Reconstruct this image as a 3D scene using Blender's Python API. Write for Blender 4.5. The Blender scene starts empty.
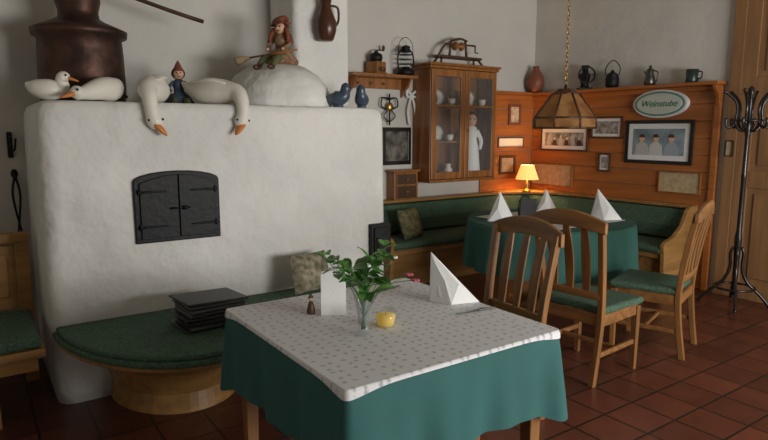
import bpy, bmesh, math, random
from mathutils import Vector, Matrix
random.seed(7)
sc=bpy.context.scene
COL=bpy.context.collection
pi=math.pi
# ---------------------------------------------------------------- materials
def newmat(name):
    m=bpy.data.materials.new(name); m.use_nodes=True
    nt=m.node_tree; b=nt.nodes['Principled BSDF']
    return m,nt,b
def lk(nt,a,b): nt.links.new(a,b)
def M(name,col,rough=.6,metal=0,var=0,vs=6,bump=0,bs=40,emis=None,es=0,alpha=None,trans=0,stretch=(1,1,1),detail=3,col2=None,spec=None,bd=.02):
    m,nt,b=newmat(name)
    b.inputs['Roughness'].default_value=rough; b.inputs['Metallic'].default_value=metal
    c=(*col,1)
    b.inputs['Base Color'].default_value=c
    if spec is not None: b.inputs['Specular IOR Level'].default_value=spec
    tc=nt.nodes.new('ShaderNodeTexCoord'); mp=nt.nodes.new('ShaderNodeMapping')
    mp.inputs['Scale'].default_value=stretch; lk(nt,tc.outputs['Object'],mp.inputs['Vector'])
    if var or col2:
        n=nt.nodes.new('ShaderNodeTexNoise'); n.inputs['Scale'].default_value=vs; n.inputs['Detail'].default_value=detail
        lk(nt,mp.outputs[0],n.inputs['Vector'])
        r=nt.nodes.new('ShaderNodeValToRGB')
        r.color_ramp.elements[0].position=.35; r.color_ramp.elements[1].position=.65
        c2=col2 if col2 else tuple(min(1,x*(1+var)) for x in col)
        c1=col if col2 else tuple(x*(1-var) for x in col)
        r.color_ramp.elements[0].color=(*c1,1); r.color_ramp.elements[1].color=(*c2,1)
        lk(nt,n.outputs['Fac'],r.inputs['Fac']); lk(nt,r.outputs[0],b.inputs['Base Color'])
    if bump:
        n2=nt.nodes.new('ShaderNodeTexNoise'); n2.inputs['Scale'].default_value=bs; n2.inputs['Detail'].default_value=4
        lk(nt,mp.outputs[0],n2.inputs['Vector'])
        bp=nt.nodes.new('ShaderNodeBump'); bp.inputs['Strength'].default_value=bump; bp.inputs['Distance'].default_value=bd
        lk(nt,n2.outputs['Fac'],bp.inputs['Height']); lk(nt,bp.outputs[0],b.inputs['Normal'])
    if emis: b.inputs['Emission Color'].default_value=(*emis,1); b.inputs['Emission Strength'].default_value=es
    if trans: b.inputs['Transmission Weight'].default_value=trans; b.inputs['IOR'].default_value=1.3
    if alpha is not None: b.inputs['Alpha'].default_value=alpha
    return m
def wood(name,col,axis=2,rough=.4,dark=.55):
    st=[9,9,9]; st[axis]=.8
    return M(name,tuple(c*dark for c in col),rough,col2=col,vs=2.2,stretch=tuple(st),detail=5,bump=.05,bs=6)
plaster=M('plaster_white',(.63,.61,.56),.9,var=.03,vs=2,bump=.4,bs=4,bd=.03)
stoveM=M('stove_limewash',(.74,.73,.69),.85,var=.07,vs=1.8,bump=.8,bs=2.6,bd=.09)
ceilM=M('ceiling_low_bounce',(.38,.35,.30),.9,var=.02)  # out of view; dark tone set to cut light bounced off the ceiling
W_chair=wood('oak_chair',(.32,.145,.045),2)
W_chairH=wood('oak_chair_h',(.32,.145,.045),0)
W_wains=wood('wainscot_pine',(.46,.155,.036),1,.35,.75)
W_wainsX=wood('wainscot_pine_x',(.46,.155,.036),0,.35,.75)
W_cab=wood('cabinet_wood',(.38,.15,.038),2,.35)
W_bench=wood('bench_oak',(.42,.22,.07),0,.4,.65)
W_door=wood('door_wood',(.32,.165,.07),2,.5,.75)
W_dark=wood('dark_wood',(.10,.045,.02),2,.4)
green=M('green_upholstery',(.035,.080,.050),.9,col2=(.085,.15,.095),vs=75,bump=.2,bs=120)
teal=M('teal_cloth',(.032,.125,.118),.85,var=.08,vs=3,bump=.1,bs=200)
tealT=M('teal_cloth_round',(.028,.115,.095),.85,var=.08,vs=3)
iron=M('black_iron',(.010,.010,.011),.55,.4,bump=.2,bs=30)
blackp=M('black_lacquer',(.012,.010,.010),.25)
copper=M('aged_copper',(.045,.025,.02),.5,.7,col2=(.10,.05,.035),vs=9,bump=.3,bs=12)
brass=M('brass',(.5,.33,.1),.35,1)
white_c=M('white_linen',(.85,.86,.85),.8,bump=.1,bs=100)
ceramic=M('white_ceramic',(.80,.77,.68),.4)
orange=M('orange_beak',(.62,.22,.05),.45)
slate=M('slate_blue_glaze',(.05,.075,.11),.3)
brownj=M('brown_glaze',(.07,.025,.012),.3)
redclay=M('red_clay',(.22,.07,.035),.5)
pewter=M('pewter',(.12,.12,.11),.35,.9)
glass,nt,b=newmat('clear_glass'); b.inputs['Base Color'].default_value=(.35,.40,.40,1); b.inputs['Roughness'].default_value=.03; b.inputs['Alpha'].default_value=.20; b.inputs['Specular IOR Level'].default_value=1
pane,nt,b=newmat('pane_glass'); b.inputs['Base Color'].default_value=(.5,.55,.55,1); b.inputs['Roughness'].default_value=.05; b.inputs['Alpha'].default_value=.08
leafM=M('leaf_green',(.045,.15,.025),.45,col2=(.13,.32,.07),vs=8)
stemM=M('stem_green',(.05,.15,.03),.5)
yellow=M('yellow_wax',(.85,.58,.04),.5,emis=(.85,.5,.02),es=.3)  # flameless wax; slight emission added to brighten its yellow
menuM=M('menu_leather',(.02,.02,.022),.45,bump=.1,bs=80)
pagesM=M('menu_pages',(.14,.14,.14),.8)
paper=M('aged_paper',(.50,.38,.22),.8,var=.15,vs=20)
pink=M('pink_petal',(.6,.12,.2),.5)
skin=M('doll_skin',(.7,.42,.28),.6)
clothred=M('doll_rust_cloth',(.28,.07,.03),.8,col2=(.12,.05,.03),vs=30)
clothgr=M('doll_olive_cloth',(.10,.11,.04),.8)
clothtan=M('doll_tan_cloth',(.35,.25,.13),.8,col2=(.18,.07,.04),vs=26)
floral=M('floral_fabric',(.40,.34,.24),.8,col2=(.10,.10,.05),vs=22)
floorM,nt,b=newmat('terracotta_tiles')
tc=nt.nodes.new('ShaderNodeTexCoord'); br=nt.nodes.new('ShaderNodeTexBrick')
br.offset=0; br.squash=1
br.inputs['Scale'].default_value=1; br.inputs['Brick Width'].default_value=.25; br.inputs['Row Height'].default_value=.25
br.inputs['Mortar Size'].default_value=.007; br.inputs['Mortar Smooth'].default_value=.2
br.inputs['Color1'].default_value=(.20,.060,.034,1); br.inputs['Color2'].default_value=(.115,.036,.022,1); br.inputs['Mortar'].default_value=(.026,.018,.015,1)
lk(nt,tc.outputs['Object'],br.inputs['Vector'])
nz=nt.nodes.new('ShaderNodeTexNoise'); nz.inputs['Scale'].default_value=6
lk(nt,tc.outputs['Object'],nz.inputs['Vector'])
mx=nt.nodes.new('ShaderNodeMixRGB'); mx.blend_type='MULTIPLY'; mx.inputs['Fac'].default_value=.5
lk(nt,br.outputs['Color'],mx.inputs[1]); lk(nt,nz.outputs['Fac'],mx.inputs[2]); lk(nt,mx.outputs[0],b.inputs['Base Color'])
b.inputs['Roughness'].default_value=.3
bp=nt.nodes.new('ShaderNodeBump'); bp.inputs['Strength'].default_value=.4; bp.inputs['Distance'].default_value=.004; bp.invert=True
lk(nt,br.outputs['Fac'],bp.inputs['Height']); lk(nt,bp.outputs[0],b.inputs['Normal'])
topM,nt,b=newmat('printed_topper')
tc=nt.nodes.new('ShaderNodeTexCoord'); vo=nt.nodes.new('ShaderNodeTexVoronoi'); vo.voronoi_dimensions='2D'; vo.inputs['Scale'].default_value=24; vo.inputs['Randomness'].default_value=.45
lk(nt,tc.outputs['Object'],vo.inputs['Vector'])
n3=nt.nodes.new('ShaderNodeTexNoise'); n3.inputs['Scale'].default_value=120; lk(nt,tc.outputs['Object'],n3.inputs['Vector'])
ad=nt.nodes.new('ShaderNodeMath'); ad.operation='MULTIPLY_ADD'; ad.inputs[1].default_value=.50; lk(nt,n3.outputs['Fac'],ad.inputs[0]); lk(nt,vo.outputs['Distance'],ad.inputs[2])
rp=nt.nodes.new('ShaderNodeValToRGB'); rp.color_ramp.elements[0].position=.30; rp.color_ramp.elements[1].position=.50
rp.color_ramp.elements[0].color=(.42,.43,.45,1); rp.color_ramp.elements[1].color=(.76,.76,.77,1)
lk(nt,ad.outputs[0],rp.inputs['Fac']); lk(nt,rp.outputs[0],b.inputs['Base Color']); b.inputs['Roughness'].default_value=.8
def photomat(name,a,bb,scale=9):
    return M(name,a,.3,col2=bb,vs=scale,detail=4)
# ---------------------------------------------------------------- mesh helpers
def mk(name,vs,fs,mat,parent=None,loc=(0,0,0),rot=(0,0,0),smooth=False,bevel=0,segs=2):
    me=bpy.data.meshes.new(name); me.from_pydata([tuple(v) for v in vs],[],fs); me.update()
    bm=bmesh.new(); bm.from_mesh(me); bmesh.ops.recalc_face_normals(bm,faces=bm.faces); bm.to_mesh(me); bm.free()
    o=bpy.data.objects.new(name,me); COL.objects.link(o)
    if mat: me.materials.append(mat)
    o.location=loc; o.rotation_euler=rot
    if parent: o.parent=parent
    if smooth:
        for p in me.polygons: p.use_smooth=True
    if bevel:
        md=o.modifiers.new('bevel','BEVEL'); md.width=bevel; md.segments=segs; md.limit_method='ANGLE'
    return o
def grp(name,loc=(0,0,0),rz=0,s=1):
    o=bpy.data.objects.new(name,None); COL.objects.link(o); o.location=loc; o.rotation_euler=(0,0,rz); o.scale=(s,s,s); o.empty_display_size=.1
    return o
def box(p,name,c,s,mat,bevel=.004,rot=(0,0,0),segs=2,smooth=False):
    x,y,z=s[0]/2,s[1]/2,s[2]/2
    v=[(-x,-y,-z),(x,-y,-z),(x,y,-z),(-x,y,-z),(-x,-y,z),(x,-y,z),(x,y,z),(-x,y,z)]
    f=[(0,3,2,1),(4,5,6,7),(0,1,5,4),(1,2,6,5),(2,3,7,6),(3,0,4,7)]
    return mk(name,v,f,mat,p,c,rot,smooth,bevel,segs)
def bb(p,name,x0,x1,y0,y1,z0,z1,mat,bevel=.004,segs=2,smooth=False):
    return box(p,name,((x0+x1)/2,(y0+y1)/2,(z0+z1)/2),(abs(x1-x0),abs(y1-y0),abs(z1-z0)),mat,bevel,segs=segs,smooth=smooth)
def lathe(p,name,prof,mat,loc=(0,0,0),rot=(0,0,0),seg=28,smooth=True,sy=1):
    v=[];f=[]
    for r,z in prof:
        for i in range(seg):
            a=2*pi*i/seg; v.append((r*math.cos(a),r*math.sin(a)*sy,z))
    n=len(prof)
    for j in range(n-1):
        for i in range(seg):
            k=(i+1)%seg; f.append((j*seg+i,j*seg+k,(j+1)*seg+k,(j+1)*seg+i))
    f.append(tuple(range(seg))[::-1]); f.append(tuple((n-1)*seg+i for i in range(seg)))
    return mk(name,v,f,mat,p,loc,rot,smooth)
def cr(pts,n=5):
    out=[]; P=[pts[0]]+list(pts)+[pts[-1]]
    for i in range(1,len(P)-2):
        for j in range(n):
            t=j/n
            out.append(tuple(.5*((2*P[i][k])+(-P[i-1][k]+P[i+1][k])*t+(2*P[i-1][k]-5*P[i][k]+4*P[i+1][k]-P[i+2][k])*t*t+(-P[i-1][k]+3*P[i][k]-3*P[i+1][k]+P[i+2][k])*t**3) for k in range(len(P[i]))))
    out.append(tuple(pts[-1])); return out
def tubedata(pts,seg=10,n=5,base=0,flat=1):
    pts=cr(pts,n) if n>1 else pts
    v=[];f=[]; prev=None
    for i,q in enumerate(pts):
        a=Vector(pts[max(i-1,0)][:3]); c=Vector(pts[min(i+1,len(pts)-1)][:3]); t=(c-a)
        t=t.normalized() if t.length>1e-9 else Vector((0,0,1))
        if prev is None:
            ref=Vector((0,0,1)) if abs(t.z)<.9 else Vector((1,0,0)); nn=(ref-t*ref.dot(t)).normalized()
        else: nn=(prev-t*prev.dot(t)).normalized()
        prev=nn; bn=t.cross(nn); r=max(q[3],.0003)
        for k in range(seg):
            an=2*pi*k/seg; v.append(Vector(q[:3])+nn*math.cos(an)*r*flat+bn*math.sin(an)*r)
    m=len(pts)
    for j in range(m-1):
        for k in range(seg):
            l=(k+1)%seg; f.append((base+j*seg+k,base+j*seg+l,base+(j+1)*seg+l,base+(j+1)*seg+k))
    f.append(tuple(base+k for k in range(seg))[::-1]); f.append(tuple(base+(m-1)*seg+k for k in range(seg)))
    return v,f
def tube(p,name,pts,mat,seg=10,n=5,loc=(0,0,0),rot=(0,0,0),flat=1):
    v,f=tubedata(pts,seg,n,0,flat); return mk(name,v,f,mat,p,loc,rot,True)
def multitube(p,name,lst,mat,seg=8,n=4,loc=(0,0,0)):
    V=[];F=[]
    for pts in lst:
        v,f=tubedata(pts,seg,n,len(V)); V+=v;F+=f
    return mk(name,V,F,mat,p,loc,smooth=True)
def sweep(p,name,pts,a,b_,sizes,mat,bevel=.004):
    a=Vector(a);b_=Vector(b_);v=[];f=[]
    for i,q in enumerate(pts):
        sa,sb=sizes[i] if isinstance(sizes,list) else sizes
        q=Vector(q)
        for (u,w) in ((-1,-1),(1,-1),(1,1),(-1,1)): v.append(q+a*u*sa+b_*w*sb)
    n=len(pts)
    for j in range(n-1):
        for k in range(4):
            l=(k+1)%4; f.append((j*4+k,j*4+l,(j+1)*4+l,(j+1)*4+k))
    f.append((3,2,1,0)); f.append(tuple((n-1)*4+k for k in range(4)))
    return mk(name,v,f,mat,p,bevel=bevel)
def prism(p,name,poly,axis,d0,d1,mat,bevel=.003,loc=(0,0,0),rot=(0,0,0),smooth=False):
    def w(q,d):
        return {'z':(q[0],q[1],d),'y':(q[0],d,q[1]),'x':(d,q[0],q[1])}[axis]
    n=len(poly); v=[w(q,d0) for q in poly]+[w(q,d1) for q in poly]
    f=[tuple(range(n)),tuple(range(n,2*n))[::-1]]+[(i,(i+1)%n,n+(i+1)%n,n+i) for i in range(n)]
    return mk(name,v,f,mat,p,loc,rot,smooth,bevel)
def ell(p,name,c,r,mat,seg=20,rot=(0,0,0)):
    prof=[(max(.0005,math.sin(pi*i/12)),-math.cos(pi*i/12)) for i in range(13)]
    o=lathe(p,name,prof,mat,c,rot,seg); o.scale=r; return o
# ---------------------------------------------------------------- room
XR=5.67; YB=5.01; YL=4.43; XJ=2.47; XL=-1.3; YF=-1.9; H=3.15
bb(None,'floor',XL-.1,XR+.1,YF-.1,YB+.1,-.1,0,floorM,0)
bb(None,'ceiling',XL-.1,XR+.1,YF-.1,YB+.1,H,H+.1,ceilM,0)
bb(None,'wall_back',XJ,XR,YB,YB+.1,0,H,plaster,0)
bb(None,'wall_back_left',XL,XJ,YL,YB+.1,0,H,plaster,0)
bb(None,'wall_right',XR,XR+.1,YF,YB+.1,0,H,plaster,0)
bb(None,'wall_left',XL-.1,XL,YF,YB+.1,0,H,plaster,0)
wf=grp('wall_front')
WX0,WX1,WZ0,WZ1=2.0,4.9,.75,1.95
bb(wf,'wall_part_left',XL,WX0,YF-.1,YF,0,H,plaster,0)
bb(wf,'wall_part_right',WX1,XR,YF-.1,YF,0,H,plaster,0)
bb(wf,'wall_part_sill',WX0,WX1,YF-.1,YF,0,WZ0,plaster,0)
bb(wf,'wall_part_lintel',WX0,WX1,YF-.1,YF,WZ1,H,plaster,0)
wn=grp('window_1')
for i in range(4):
    x=WX0+.03+(WX1-WX0-.06)*i/3; bb(wn,'mullion_%d'%i,x-.03,x+.03,YF-.08,YF-.02,WZ0,WZ1,W_bench)
for z in (WZ0+.03,WZ1-.03): bb(wn,'rail_%.0f'%(z*100),WX0,WX1,YF-.08,YF-.02,z-.03,z+.03,W_bench)
# chimney
ST=1.656
ch=grp('chimney_column')
bb(ch,'shaft',2.0,2.47,4.0,YL-.001,ST+.001,H-.002,stoveM,.05,4,True)
pr=[(.39,0),(.38,.06),(.35,.14),(.29,.22),(.20,.28),(.10,.305),(.001,.312)]
lathe(ch,'smoke_dome',pr,stoveM,(1.86,3.995,ST+.001),seg=36)
# ---------------------------------------------------------------- stove
st=grp('masonry_stove')
def rbox(poly_r,x0,x1,y0,y1,n=8):
    pts=[]
    for (cx,cy,a0,r) in ((x0+poly_r[0],y0+poly_r[0],pi,poly_r[0]),(x1-poly_r[1],y0+poly_r[1],1.5*pi,poly_r[1]),(x1-poly_r[2],y1-poly_r[2],0,poly_r[2]),(x0+poly_r[3],y1-poly_r[3],.5*pi,poly_r[3])):
        for i in range(n+1):
            a=a0+(pi/2)*i/n; pts.append((cx+r*math.cos(a),cy+r*math.sin(a)))
    return pts
v=[];f=[]
rows=[(0,.012),(.3,.004),(.8,.004),(1.2,.010),(1.5,.014),(1.60,.022),(1.64,.036),(1.656,.062)]
N=0
for z,ins in rows:
    pts=rbox((.09,.11,.03,.03),.30+ins,2.52-ins*.6,3.55+ins*.7,YL-.003)
    N=len(pts); v+=[(x,min(y,YL-.003),z) for x,y in pts]
for j in range(len(rows)-1):
    for i in range(N):
        k=(i+1)%N; f.append((j*N+i,j*N+k,(j+1)*N+k,(j+1)*N+i))
f.append(tuple(range(N))[::-1]); f.append(tuple((len(rows)-1)*N+i for i in range(N)))
mk('body',v,f,stoveM,st,smooth=True)
od=grp('oven_door',(1.0,3.566,1.065)); od.parent=st
W=.245
arch=[(-W,-.205),(W,-.205),(W,.15)]+[(W*math.cos(a),.15+.055*math.sin(a)) for a in [pi*i/10 for i in range(1,10)]]+[(-W,.15)]
prism(od,'frame',arch,'y',-.03,0.02,iron,.006)
for s in (-1,1):
    w0=.003; inner=[(s*w0,-.18),(s*(W-.03),-.18),(s*(W-.03),.14)]+[(s*(W-.03)*(1-i/5)+s*w0*i/5,.14+.045*math.sin(pi/2*i/5)) for i in range(1,6)]
    prism(od,'leaf_%s'%('l' if s<0 else 'r'),inner,'y',-.042,-.03,iron,.003)
    for z in (-.11,.09):
        tube(od,'strap_hinge',[(s*(W-.02),-.046,z,.007),(s*.12,-.046,z,.006),(s*.07,-.046,z,.004)],iron,8,2)
        ell(od,'hinge_knob',(s*(W-.03),-.045,z),(.010,.008,.018),iron,10)
tube(od,'latch_bar',[(-.05,-.050,-.01,.006),(.06,-.050,-.01,.006)],iron,8,1)
ell(od,'latch_knob',(.03,-.058,-.01),(.013,.013,.013),iron,12)
fd=grp('firebox_door',(2.42,3.565,.70)); fd.parent=st
box(fd,'frame',(0,-.02,0),(.17,.06,.27),iron,.006)
box(fd,'leaf',(0,-.055,0),(.13,.02,.22),iron,.005)
tube(fd,'handle',[(-.045,-.065,.04,.005),(-.045,-.09,.0,.005),(-.045,-.065,-.04,.005)],iron,8,3)
ph=grp('wrought_iron_bracket',(.235,YL-.01,1.41))
box(ph,'plate',(0,-.005,0),(.03,.01,.16),iron,.003)
tube(ph,'hook',[(0,-.01,.05,.007),(0,-.07,.05,.007),(0,-.10,.0,.006),(0,-.07,-.03,.006)],iron,8)
tube(ph,'upper_hook',[(0,-.01,-.03,.006),(.02,-.05,-.03,.006),(.03,-.06,.04,.006)],iron,8)
pk=grp('hanging_fire_tongs',(.245,YL-.01,1.04))
ell(pk,'hook_plate',(0,0,.19),(.02,.01,.03),iron,10)
tube(pk,'arm_1',[(0,-.03,.18,.008),(-.02,-.03,.05,.007),(.015,-.03,-.2,.006)],iron,8)
tube(pk,'arm_2',[(0,-.03,.18,.008),(.02,-.03,.05,.007),(-.01,-.03,-.2,.006)],iron,8)
tube(pk,'hook',[(0,0,.19,.005),(0,-.035,.19,.005)],iron,8,1)
# ---------------------------------------------------------------- stove bench
sb=grp('curved_stove_bench')
def plan(sc_,inset=0):
    cx,cy=.92,3.545; pts=[]
    for i in range(17):
        a=pi+ (pi*.80)*i/16
        pts.append((cx+(.61*sc_)*math.cos(a),cy+(.87*sc_)*math.sin(a)))
    pts.append((1.55*1,3.10+inset)); pts.append((2.34-inset,3.10+inset)); pts.append((2.34-inset,cy)); 
    return pts
prism(sb,'seat_board',plan(1.0),'z',.385,.415,W_bench,.006)
prism(sb,'green_rim',plan(1.012),'z',.405,.435,green,.01)
prism(sb,'seat_cushion',plan(.985,.01),'z',.43,.46,green,.014)
v=[];f=[];rows=[(0,.36,.46),(.10,.35,.44),(.22,.37,.48),(.32,.44,.58),(.385,.50,.70)]
K=24
for z,rx,ry in rows:
    for i in range(K+1):
        a=pi+pi*i/K; v.append((.93+rx*math.cos(a),3.545+ry*math.sin(a),z))
for j in range(len(rows)-1):
    for i in range(K): f.append((j*(K+1)+i,j*(K+1)+i+1,(j+1)*(K+1)+i+1,(j+1)*(K+1)+i))
    f.append(((j+1)*(K+1),(j+1)*(K+1)+K,j*(K+1)+K,j*(K+1)))
f.append(tuple(range(K+1))); f.append(tuple((len(rows)-1)*(K+1)+i for i in range(K+1)))
mk('flared_base',v,f,W_bench,sb)
bb(sb,'leg_1',2.2,2.26,3.16,3.5,0,.385,W_bench)
bb(sb,'leg_2',1.6,1.66,3.16,3.5,0,.385,W_bench)
cu=grp('floral_cushion',(1.76,3.36,.60))
def pillow(p,w,h,d,mat,rot=(0,0,0),loc=(0,0,0)):
    n=12; v=[];f=[]
    for side in (-1,1):
        for i in range(n+1):
            for j in range(n+1):
                u=-1+2*i/n; t=-1+2*j/n
                th_=d*max(0,(1-u**4))**.6*max(0,(1-t**4))**.6
                k=1-.06*(abs(u*t))
                v.append((u*w/2*k*(1-.05*(1-t*t)),side*th_/2,t*h/2*(1-.05*(1-u*u))))
    m=(n+1)**2
    for i in range(n):
        for j in range(n):
            a=i*(n+1)+j; f.append((a,a+1,a+n+2,a+n+1)); f.append((m+a,m+a+n+1,m+a+n+2,m+a+1))
    return mk('pillow',v,f,mat,p,loc,rot,True)
pillow(cu,.30,.25,.11,floral,(-.25,0,.15))
ms=grp('stack_of_menu_folders',(1.02,3.13,.462))
for i in range(6):
    a=random.uniform(-.12,.12)
    box(ms,'folder_%d'%i,(random.uniform(-.02,.02),random.uniform(-.02,.02),.011+i*.022),(.32,.25,.008),menuM,.003,(0,0,a+.1))
    box(ms,'pages_%d'%i,(0.005,0,.021+i*.022),(.30,.235,.012),pagesM,.001,(0,0,a+.1))
box(ms,'folder_top',(0,0,.147),(.34,.26,.012),menuM,.004,(0,.05,.12))
# ---------------------------------------------------------------- left wooden bench
lb=grp('wooden_settle_bench')
bb(lb,'seat_cushion',-.9,.24,3.40,4.02,.40,.46,green,.02,3)
bb(lb,'seat_board',-.92,.255,3.38,4.08,.36,.40,W_bench)
bb(lb,'back_panel',-.92,.255,4.05,4.09,.46,.84,W_bench)
bb(lb,'back_rail_top',-.92,.265,4.03,4.10,.85,.91,W_bench,.01)
bb(lb,'back_stile',.19,.262,4.035,4.10,.0,.86,W_bench,.006)
bb(lb,'raised_panel',-.33,.15,4.035,4.06,.53,.79,W_bench,.012)
bb(lb,'raised_panel_2',-.86,-.4,4.035,4.06,.53,.79,W_bench,.012)
bb(lb,'leg_1',-.02,.04,3.44,3.52,0,.36,W_bench); bb(lb,'leg_2',-.89,-.82,3.44,3.52,0,.36,W_bench); bb(lb,'leg_3',-.89,-.82,4.0,4.08,0,.36,W_bench)
bb(lb,'apron',-.85,.22,3.42,3.44,.28,.36,W_bench)
# ---------------------------------------------------------------- tables
def skirt(p,name,path,z0,z1,flare,amp,k,mat,corner=None,cf=0,cd=0,rows=10):
    n=len(path); v=[];f=[]
    per=[0]
    for i in range(1,n): per.append(per[-1]+math.dist(path[i][:2],path[i-1][:2]))
    tot=per[-1]+math.dist(path[0][:2],path[-1][:2])
    for j in range(rows+1):
        t=j/rows
        for i,(x,y,nx,ny) in enumerate(path):
            s=per[i]/tot*2*pi; c=corner[i] if corner else 0
            o=flare*t**.7+amp*t*(math.sin(k*s)+.5*math.sin(k*1.0*2*s+1.3+ .7*math.sin(s)))+cf*c*t
            z=z0+(z1-z0)*t-cd*c*t
            if j==0: z=z0
            rr=.004*(1-math.exp(-t*20))
            v.append((x+nx*(o+rr),y+ny*(o+rr),z))
    for j in range(rows):
        for i in range(n):
            l=(i+1)%n; f.append((j*n+i,j*n+l,(j+1)*n+l,(j+1)*n+i))
    f.append(tuple(range(n)))
    o=mk(name,v,f,mat,p,smooth=True)
    o.data.polygons[len(f)-1].use_smooth=False
    return o
def sqpath(hx,hy,r,step=.02):
    path=[];cor=[]
    for (sx,sy,a0) in ((1,-1,-pi/2),(1,1,0),(-1,1,pi/2),(-1,-1,pi)):
        cx,cy=sx*(hx-r),sy*(hy-r)
        for i in range(7):
            a=a0+(pi/2)*i/6; path.append((cx+r*math.cos(a),cy+r*math.sin(a),math.cos(a),math.sin(a)))
    out=[]
    for i in range(len(path)):
        a=path[i]; b2=path[(i+1)%len(path)]; d=math.dist(a[:2],b2[:2]); m=max(1,int(d/step))
        for j in range(m):
            t=j/m; q=[a[k]*(1-t)+b2[k]*t for k in range(4)]; out.append(tuple(q))
    for q in out:
        dd=min(math.dist(q[:2],(sx*hx,sy*hy)) for sx in (-1,1) for sy in (-1,1)); cor.append(math.exp(-(dd/.10)**2))
    return out,cor
TC=(1.33,1.915,0)
tb=grp('dining_table',TC)
path,cor=sqpath(.474,.49,.02)
bb(tb,'table_top',-.467,.467,-.48,.48,.715,.742,W_chair)
skirt(tb,'teal_tablecloth',path,.747,.445,.012,.012,13,teal,cor,.03,.045)
for sx in (-1,1):
    for sy in (-1,1):
        sweep(tb,'leg',[(sx*.41,sy*.42,0),(sx*.41,sy*.42,.715)],(1,0,0),(0,1,0),[(.022,.022),(.034,.034)],W_chair)
for sy in (-1,1):
    bb(tb,'apron',-.40,.40,sy*.42-.012,sy*.42+.012,.62,.715,W_chair); bb(tb,'apron_s',sy*.41-.012,sy*.41+.012,-.41,.41,.62,.715,W_chair)
p3,c3=sqpath(.477,.493,.015)
tp=grp('printed_table_topper',TC)
skirt(tp,'cloth',p3,.7505,.738,.003,.0,3,topM,c3,.0,.02,rows=2)
# round table
RT=(4.08,3.38,0)
rt=grp('round_dining_table',RT)
R=.69; cp=[(R*math.cos(2*pi*i/180),R*math.sin(2*pi*i/180),math.cos(2*pi*i/180),math.sin(2*pi*i/180)) for i in range(180)]
lathe(rt,'table_top',[(.01,.715),(R-.01,.715),(R-.01,.742),(.01,.742)],W_chair,seg=48)
skirt(rt,'teal_tablecloth',cp,.747,.36,.03,.022,15,tealT)
lathe(rt,'pedestal',[(.28,0),(.28,.03),(.08,.07),(.05,.2),(.05,.6),(.12,.715)],W_chair)
topW=M('white_topper',(.7,.7,.68),.8)
p4,c4=sqpath(.44,.44,.01)
skirt(rt,'white_topper',p4,.753,.751,.0,.0,3,topW,c4,0,0,rows=1)
# ---------------------------------------------------------------- chairs
def chair(name,loc,rz):
    g=grp(name,loc,rz)
    for s in (-1,1):
        sweep(g,'front_leg',[(s*.20,.20,0),(s*.20,.20,.42)],(1,0,0),(0,1,0),[(.016,.016),(.022,.022)],W_chair)
        P=cr([(s*.19,-.25,0),(s*.195,-.215,.25),(s*.20,-.205,.45),(s*.21,-.235,.70),(s*.222,-.285,.98)],4)
        sweep(g,'back_post',P,(1,0,0),(0,1,0),(.018,.019),W_chair,.005)
        bb(g,'side_rail',s*.20-.012,s*.20+.012,-.2,.2,.36,.43,W_chairH)
        bb(g,'side_stretcher',s*.197-.01,s*.197+.01,-.22,.2,.17,.20,W_chairH)
    bb(g,'front_rail',-.2,.2,.19,.214,.36,.43,W_chairH)
    bb(g,'back_rail',-.2,.2,-.215,-.19,.36,.43,W_chairH)
    bb(g,'cross_stretcher',-.19,.19,-.01,.012,.17,.195,W_chairH)
    P=[(x,-.288+.02*(-(1-(x/.255)**2)),.955+.045*(1-(x/.255)**2)) for x in [-.255+.51*i/12 for i in range(13)]]
    sweep(g,'top_rail',P,(0,0,1),(0,1,0),[(.034+.014*(1-abs(q[0]/.255)**2),.013) for q in P],W_chairH,.005)
    P=[(x,-.222-.01*(1-(x/.2)**2),.545) for x in [-.20+.4*i/8 for i in range(9)]]
    sweep(g,'lower_back_rail',P,(0,0,1),(0,1,0),(.022,.011),W_chairH)
    for k in (-1,0,1):
        P=cr([(k*.11,-.228,.55),(k*.112,-.25,.75),(k*.12,-.298,.955)],4)
        sweep(g,'back_slat',P,(1,0,0),(0,1,0),[(.020+.010*math.sin(pi*i/(len(P)-1)),.006) for i in range(len(P))],W_chair,.002)
    prism(g,'seat_pad',[(-.215,-.20),(.215,-.20),(.235,.235),(-.235,.235)],'z',.43,.475,green,.018)
    return g
chair('dining_chair',(2.13,2.17,0),pi/2-.06)
chair('dining_chair',(3.16,2.27,0),-pi/2+.08)
chair('dining_chair',(3.88,2.28,0),.30)
# ---------------------------------------------------------------- corner bench (swept)
cbn=grp('corner_bench')
path=[]
for x in [3.2,3.6,4.0,4.4,4.8]: path.append((x,4.95,0,-1))
r=.75; cx,cy=XR-.06-r,4.95-r
for i in range(0,11):
    a=pi/2-(pi/2)*i/10; path.append((cx+r*math.cos(a),cy+r*math.sin(a),-math.cos(a),-math.sin(a)))
for y in [3.8,3.4,2.95]: path.append((XR-.06,y,-1,0))
def psweep(name,sec,mat,bevel=.006):
    v=[];f=[];m=len(sec);pp=path
    for (x,y,nx,ny) in pp:
        for d,z in sec: v.append((x+nx*d,y+ny*d,z))
    n=len(pp)
    for i in range(n-1):
        for k in range(m):
            l=(k+1)%m; f.append((i*m+k,i*m+l,(i+1)*m+l,(i+1)*m+k))
    f.append(tuple(range(m))); f.append(tuple((n-1)*m+k for k in range(m)))
    return mk(name,v,f,mat,cbn,bevel=bevel)
psweep('base',[(.0,0),(.42,0),(.46,.34),(.0,.34)],W_bench)
psweep('seat_rail',[(.0,.34),(.50,.34),(.50,.39),(0,.39)],W_bench)
psweep('seat_cushion',[(.08,.39),(.52,.39),(.54,.42),(.52,.455),(.08,.46)],green,.012)
psweep('back_board',[(.0,.39),(.03,.39),(.03,.80),(0,.80)],W_bench)
psweep('back_cushion',[(.03,.48),(.13,.48),(.14,.6),(.10,.76),(.03,.77)],green,.012)
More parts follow.
